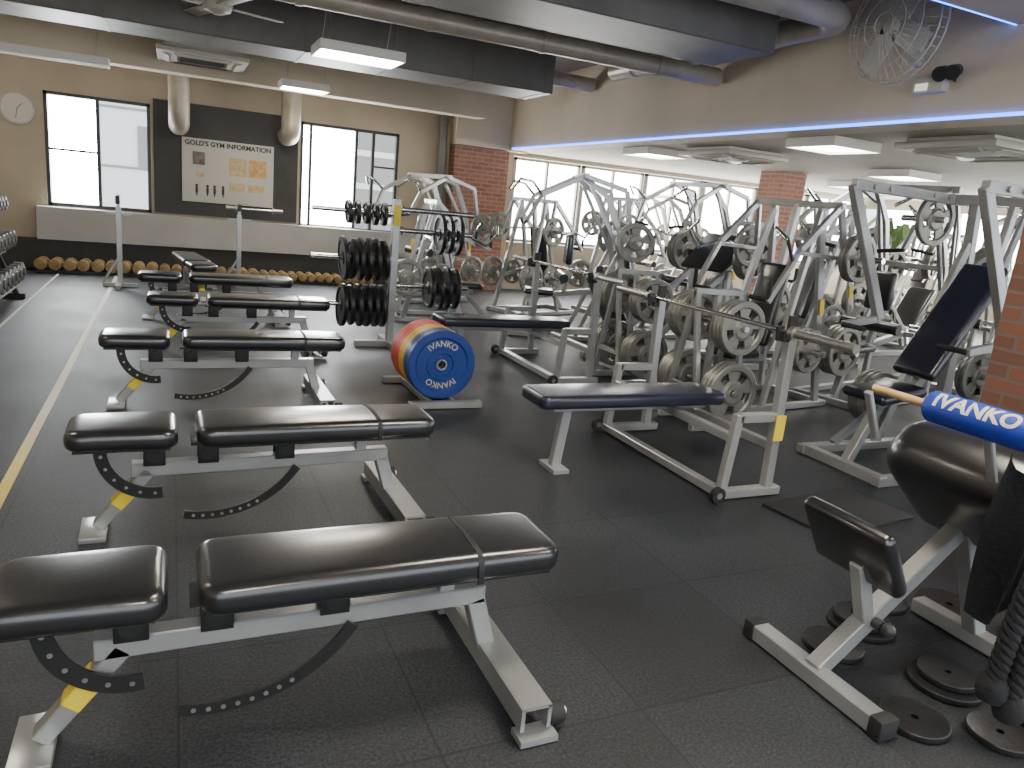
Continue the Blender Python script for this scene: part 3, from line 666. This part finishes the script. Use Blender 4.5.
def incline_machine(loc,rot,label):
    root=thing('incline_press_machine',label,'weight machine',loc,rot)
    b=MB()
    for s in (-1,1):
        b.beam((-.6,s*.32,.03),(.9,s*.32,.03),.07,.06)
        b.beam((.85,s*.32,.05),(.6,s*.28,1.85),.06,.07)
        b.beam((.15,s*.32,.05),(.62,s*.28,1.55),.05,.06)
        b.beam((-.3,s*.31,.06),(.73,s*.3,.75),.05,.05)
    b.beam((.6,-.5,1.85),(.6,.5,1.85),.07); b.beam((-.55,-.34,.03),(-.55,.34,.03),.07); b.beam((.85,-.34,.03),(.85,.34,.03),.07)
    b.beam((-.5,0,.05),(-.3,0,.46),.06); b.beam((-.4,0,.45),(0,0,.55),.05,.06); b.beam((0,0,.55),(.52,0,1.3),.05,.07); b.beam((.3,0,.05),(.3,0,.9),.06); b.beam((.85,0,.03),(.3,0,.03),.06); b.beam((.52,0,1.3),(.6,0,1.85),.05)
    b.obj('machine_frame','silver',root)
    b=MB(); padbox(b,(-.28,0,.53),(.42,.34,.07),(0,-8,0)); b.obj('seat_pad','vinylblue',root)
    b=MB(); padbox(b,(.21,0,1.02),(.92,.32,.08),(0,-56,0)); b.obj('back_pad','vinylblue',root)
    sticker((.78,-.36,.55),(.06,.012,.14),(0,-8,0),root)
    for s in (-1,1):
        b=MB(); b.beam((.6,s*.45,1.85),(-.42,s*.46,1.86),.06,.07); b.beam((-.42,s*.46,1.86),(.1,s*.47,.95),.055,.07); b.beam((.1,s*.47,.95),(-.25,s*.47,.9),.045,.05); b.mi=1
        for xx in (.5,.35,-.1,-.25): b.cyl((xx,s*.46-.045,1.86),(xx,s*.46+.045,1.86),.018,seg=12)
        a=b.obj('lever_arm',['silver','steel'],root)
        b=MB(); b.cyl((-.25,s*.47,.9),(-.25,s*.28,.9),.018,seg=12); b.obj('handle','rubber',a)
        horn((.60,s*.48,1.7),(.6,s*.85,1.7),a); horn((.78,s*.28,.7),(.78,s*.7,.7),root); horn((.2,s*.28,.36),(.2,s*.65,.36),root)
        horn_plates(root,((.78,s*.36,.7),(0,s,0)),3,1.); horn_plates(root,((.60,s*.52,1.7),(0,s,0)),1,.9); horn_plates(root,((.2,s*.36,.36),(0,s,0)),3,.9)
    return root
incline_machine((4.62,3.35,0),0,'silver incline press with long navy back pad and plates')
press_machine((4.60,4.95,0),8,'silver plate-loaded press with grey plates and black pads',1.75,(2,1),3)
legpress_machine((4.98,6.45,0),4,'silver angled leg press with loaded grey plates',3)
pulldown_machine((4.40,8.0,0),-20,'silver plate-loaded row machine with overhead arms',1.9,2,3)
press_machine((4.95,9.85,0),200,'silver chest press with black seat near windows',1.6,(1,1),1)
press_machine((3.20,8.9,0),172,'silver seated press beside the brick pillar',1.45,(0,0),1)
pulldown_machine((3.4,10.7,0),20,'silver row machine before the brick pillar',1.8,1,1)
pulldown_machine((6.60,3.35,0),174,'silver row machine beyond the brick column',1.95,2,2)
pulldown_machine((6.15,5.0,0),12,'silver pulldown machine with grey plates by column',2.0,2,3)
press_machine((6.80,6.65,0),-10,'tall silver plate-loaded press near the air conditioner',1.85,(2,2),2)
pulldown_machine((6.35,8.3,0),10,'silver pulldown machine among other machines',2.0,2,3)
press_machine((6.5,9.95,0),178,'silver press machine with grey plates near bright windows',1.75,(1,1),2)
press_machine((8.3,3.9,0),165,'silver shoulder press with black seat near windows',1.75,(1,1),2)
pulldown_machine((8.1,5.55,0),20,'silver pulldown machine with loaded grey plates',2.0,2,2)
legpress_machine((8.75,7.3,0),184,'silver leg press in front of bright windows',2)
pulldown_machine((7.9,11.4,0),0,'silver row machine beside the brick post',1.9,1,1)
press_machine((9.9,4.4,0),12,'silver press machine close to the bright windows',1.7,(1,1),1)
pulldown_machine((10.1,6.0,0),190,'silver pulldown machine close to the bright windows',1.95,1,1)
press_machine((10.9,8.3,0),0,'silver press machine beside potted plants',1.7,(1,1),1)
# free-standing plate racks with loaded pegs
def plate_rack(loc,rot,label):
    root=thing('plate_rack',label,'plate rack',loc,rot)
    b=MB()
    b.beam((-.24,-.2,.03),(.24,-.2,.03),.05); b.beam((-.24,.2,.03),(.24,.2,.03),.05)
    for x in (-.2,.2): b.beam((x,-.22,.03),(x,0,1.02),.04); b.beam((x,.22,.03),(x,0,1.02),.04)
    b.beam((-.22,0,1.02),(.22,0,1.02),.045); b.beam((-.2,0,.3),(.2,0,.3),.04); b.beam((-.2,-.16,.3),(-.2,.16,.3),.04); b.beam((.2,-.16,.3),(.2,.16,.3),.04); b.beam((0,0,.28),(0,0,1.0),.045)
    b.obj('rack_frame','silver',root)
    for s in (-1,1):
        for z in (.32,.80):
            horn((0,s*.02,z),(0,s*.36,z),root); horn_plates(root,((0,s*.17,z),(0,s,0)),3,1. if z<.5 else .9)
plate_rack((3.85,5.72,0),0,'low silver A-frame rack loaded with grey plates')
plate_rack((3.72,4.42,0),0,'low silver A-frame rack loaded with grey plates')

# ---------------------------------------------------------------- rubber mat
b=MB(); b.box((3.40,2.75,.008),(.75,.45,.016),(0,0,8),.003); tag(b.obj('rubber_mat','rubber'),'thin black rubber mat on floor by the machines','mat')

# ---------------------------------------------------------------- preacher bench
root=thing('preacher_bench','silver preacher curl bench with black arm pad','bench',(2.0,1.58,0))
b=MB(); b.beam((0,-.27,.035),(0,.27,.035),.07,.06); b.beam((.0,0,.05),(.62,.02,.50),.06,.06); b.beam((.85,0,.05),(.62,0,.55),.06,.06); b.beam((.85,-.25,.035),(.85,.25,.035),.07,.06); b.beam((.20,0,.20),(.11,0,.44),.05,.05)
b.obj('bench_frame','silver',root)
for s in (-1,1):
    b=MB(); b.box((0,s*.285,.036),(.082,.05,.072),bev=.008); b.obj('end_cap','rubber',root)
b=MB(); padbox(b,(.10,.03,.49),(.26,.36,.06),(0,60,0)); b.obj('seat_pad','vinyl',root)
b=MB(); b.box((.63,-.04,.66),(.50,.62,.27),(0,42,0),.12,6); b.obj('arm_pad','vinyl',root)
b=MB(); b.cyl((.22,.06,.21),(.22,-.06,.21),.02,seg=14); b.sph((.22,-.08,.21),.025); b.obj('adjusting_knob','darkplastic',root)
for s in (-1,1):
    b=MB(); b.beam((.34,s*.22,.80),(.25,s*.22,.98),.03,.02); b.obj('bar_rest','silver',root)
# bar with blue foam pad
root=thing('padded_bar','wooden bar with thick blue foam sleeve','bar',(2.24,1.25,1.0))
b=MB(); b.cyl((0,-.75,0),(0,.52,0),.014,seg=14); b.obj('bar_shaft','wood',root)
b=MB(); b.lathe([(.02,-.30),(.045,-.30),(.052,-.29),(.052,.29),(.045,.30),(.02,.30)],(0,0,0),(0,1,0),32); b.obj('foam_sleeve','bluefoam',root)
text_mesh('IVANKO',.072,lambda x,y,z:(-(.0527+z)*math.cos(y/.053+math.radians(40)),-x+.13,(.0527+z)*math.sin(y/.053+math.radians(40))),'white','lettering',root,.001,.03)
# floor plates
for k,(x,y,r,z) in enumerate([(2.25,1.72,.50,0),(2.49,1.80,.58,0),(2.74,1.92,.5,0),(3.02,1.80,.6,0),(2.47,1.42,.56,0),(2.17,1.31,.48,0),(2.63,1.17,.52,0),(3.14,1.50,.6,0),(2.50,1.81,.48,1),(2.49,1.43,.45,1),(2.39,1.17,.44,0)]):
    plate('flat',(x,y,.013+.022*z),(0,0,1),r,.6,'small black iron plate lying flat on the floor','small plates on the floor')
# rope attachment on a cable post
root=thing('cable_post','black braided rope hanging from a cable post','cable machine',(2.29,1.15,0))
b=MB(); b.beam((.95,-.40,.0),(.95,-.40,2.3),.08); b.beam((.95,-.40,2.25),(0,0,2.25),.05); b.box((.95,-.40,.02),(.3,.3,.04)); b.obj('post_frame','silver',root)
b=MB(); b.cyl((0.03,-.03,.62),(0.03,-.03,2.25),.004,seg=8); b.obj('cable','steel',root)
b=MB(); n=90
for off in (0,2*pi/3,4*pi/3):
    b.sweep([(.03+.015*math.cos(off+k*.38),-.02+.015*math.sin(off+k*.38),.68-k*.0055) for k in range(n)],r=.0155,seg=8)
    b.sweep([(-.01-.015*math.sin(k/n*pi)+.015*math.cos(off+k*.38),-.02+.04*k/n+.015*math.sin(off+k*.38),.68-k*.0050) for k in range(n)],r=.0155,seg=8)
for q in ((.03,-.02,.11),(-.01,.02,.16)):
    b.lathe([(.001,.0),(.036,.005),(.046,.03),(.042,.07),(.022,.095),(.001,.095)],q,seg=20)
b.obj('rope','fabric',root)
b=MB()
t=bmesh.new(); g=[]
for i in range(11):
    row=[]
    for j in range(20):
        u=i/10; v=j/19; row.append(t.verts.new((-.01+.17*u-.03*v*(1-u),.14-.12*u+.022*math.sin(u*9+v*3),.93-.52*v-.05*math.sin(u*5)-.02*math.sin(v*9+u*4))))
    g.append(row)
for i in range(10):
    for j in range(19): t.faces.new((g[i][j],g[i+1][j],g[i+1][j+1],g[i][j+1]))
bmesh.ops.solidify(t,geom=t.faces[:],thickness=.02); b.add(t); b.obj('hanging_strap','fabric',root)

# plants near far windows
def plant(loc,s,label):
    root=thing('potted_plant',label,'plant',loc); root.scale=(s,s,s)
    b=MB(); b.lathe([(.001,0),(.18,0),(.24,.5),(.21,.5),(.2,.45),(.001,.45)],seg=24); b.obj('pot','white',root)
    for k in range(26):
        a=k*2.4; l=.35+.45*random.random(); b=MB(); b.sweep([(.02*math.cos(a),.02*math.sin(a),.44),(.12*math.cos(a),.12*math.sin(a),.85+.3*l),(l*.5*math.cos(a),l*.5*math.sin(a),1.0+l*.5),(l*.8*math.cos(a),l*.8*math.sin(a),.95+l*.3)],rect=(.075,.006))
        b.obj('leaf','leaf',root)
plant((11.9,9.6,0),1.4,'tall leafy green potted plant near the bright window')
plant((10.2,10.8,0),1.3,'leafy green potted plant between machines and windows')

# ---------------------------------------------------------------- world, camera
w=bpy.data.worlds.new('world'); bpy.context.scene.world=w; w.use_nodes=True
w.node_tree.nodes['Background'].inputs[0].default_value=(.86,.93,1,1); w.node_tree.nodes['Background'].inputs[1].default_value=3.8
F=740.0
Yc=Vector((-340,212,-F)).normalized(); Xc=Vector((1613,20,-F)); Xc=(Xc-Yc*Xc.dot(Yc)).normalized(); Zc=Xc.cross(Yc)
cam=bpy.data.cameras.new('camera'); cam.lens=F/1024*36; cam.sensor_width=36; cam.clip_start=.05
co=bpy.data.objects.new('camera',cam); COL.objects.link(co)
co.matrix_world=Matrix.Translation((0,0,1.5))@Matrix((Xc,Yc,Zc)).to_4x4()
bpy.context.scene.camera=co
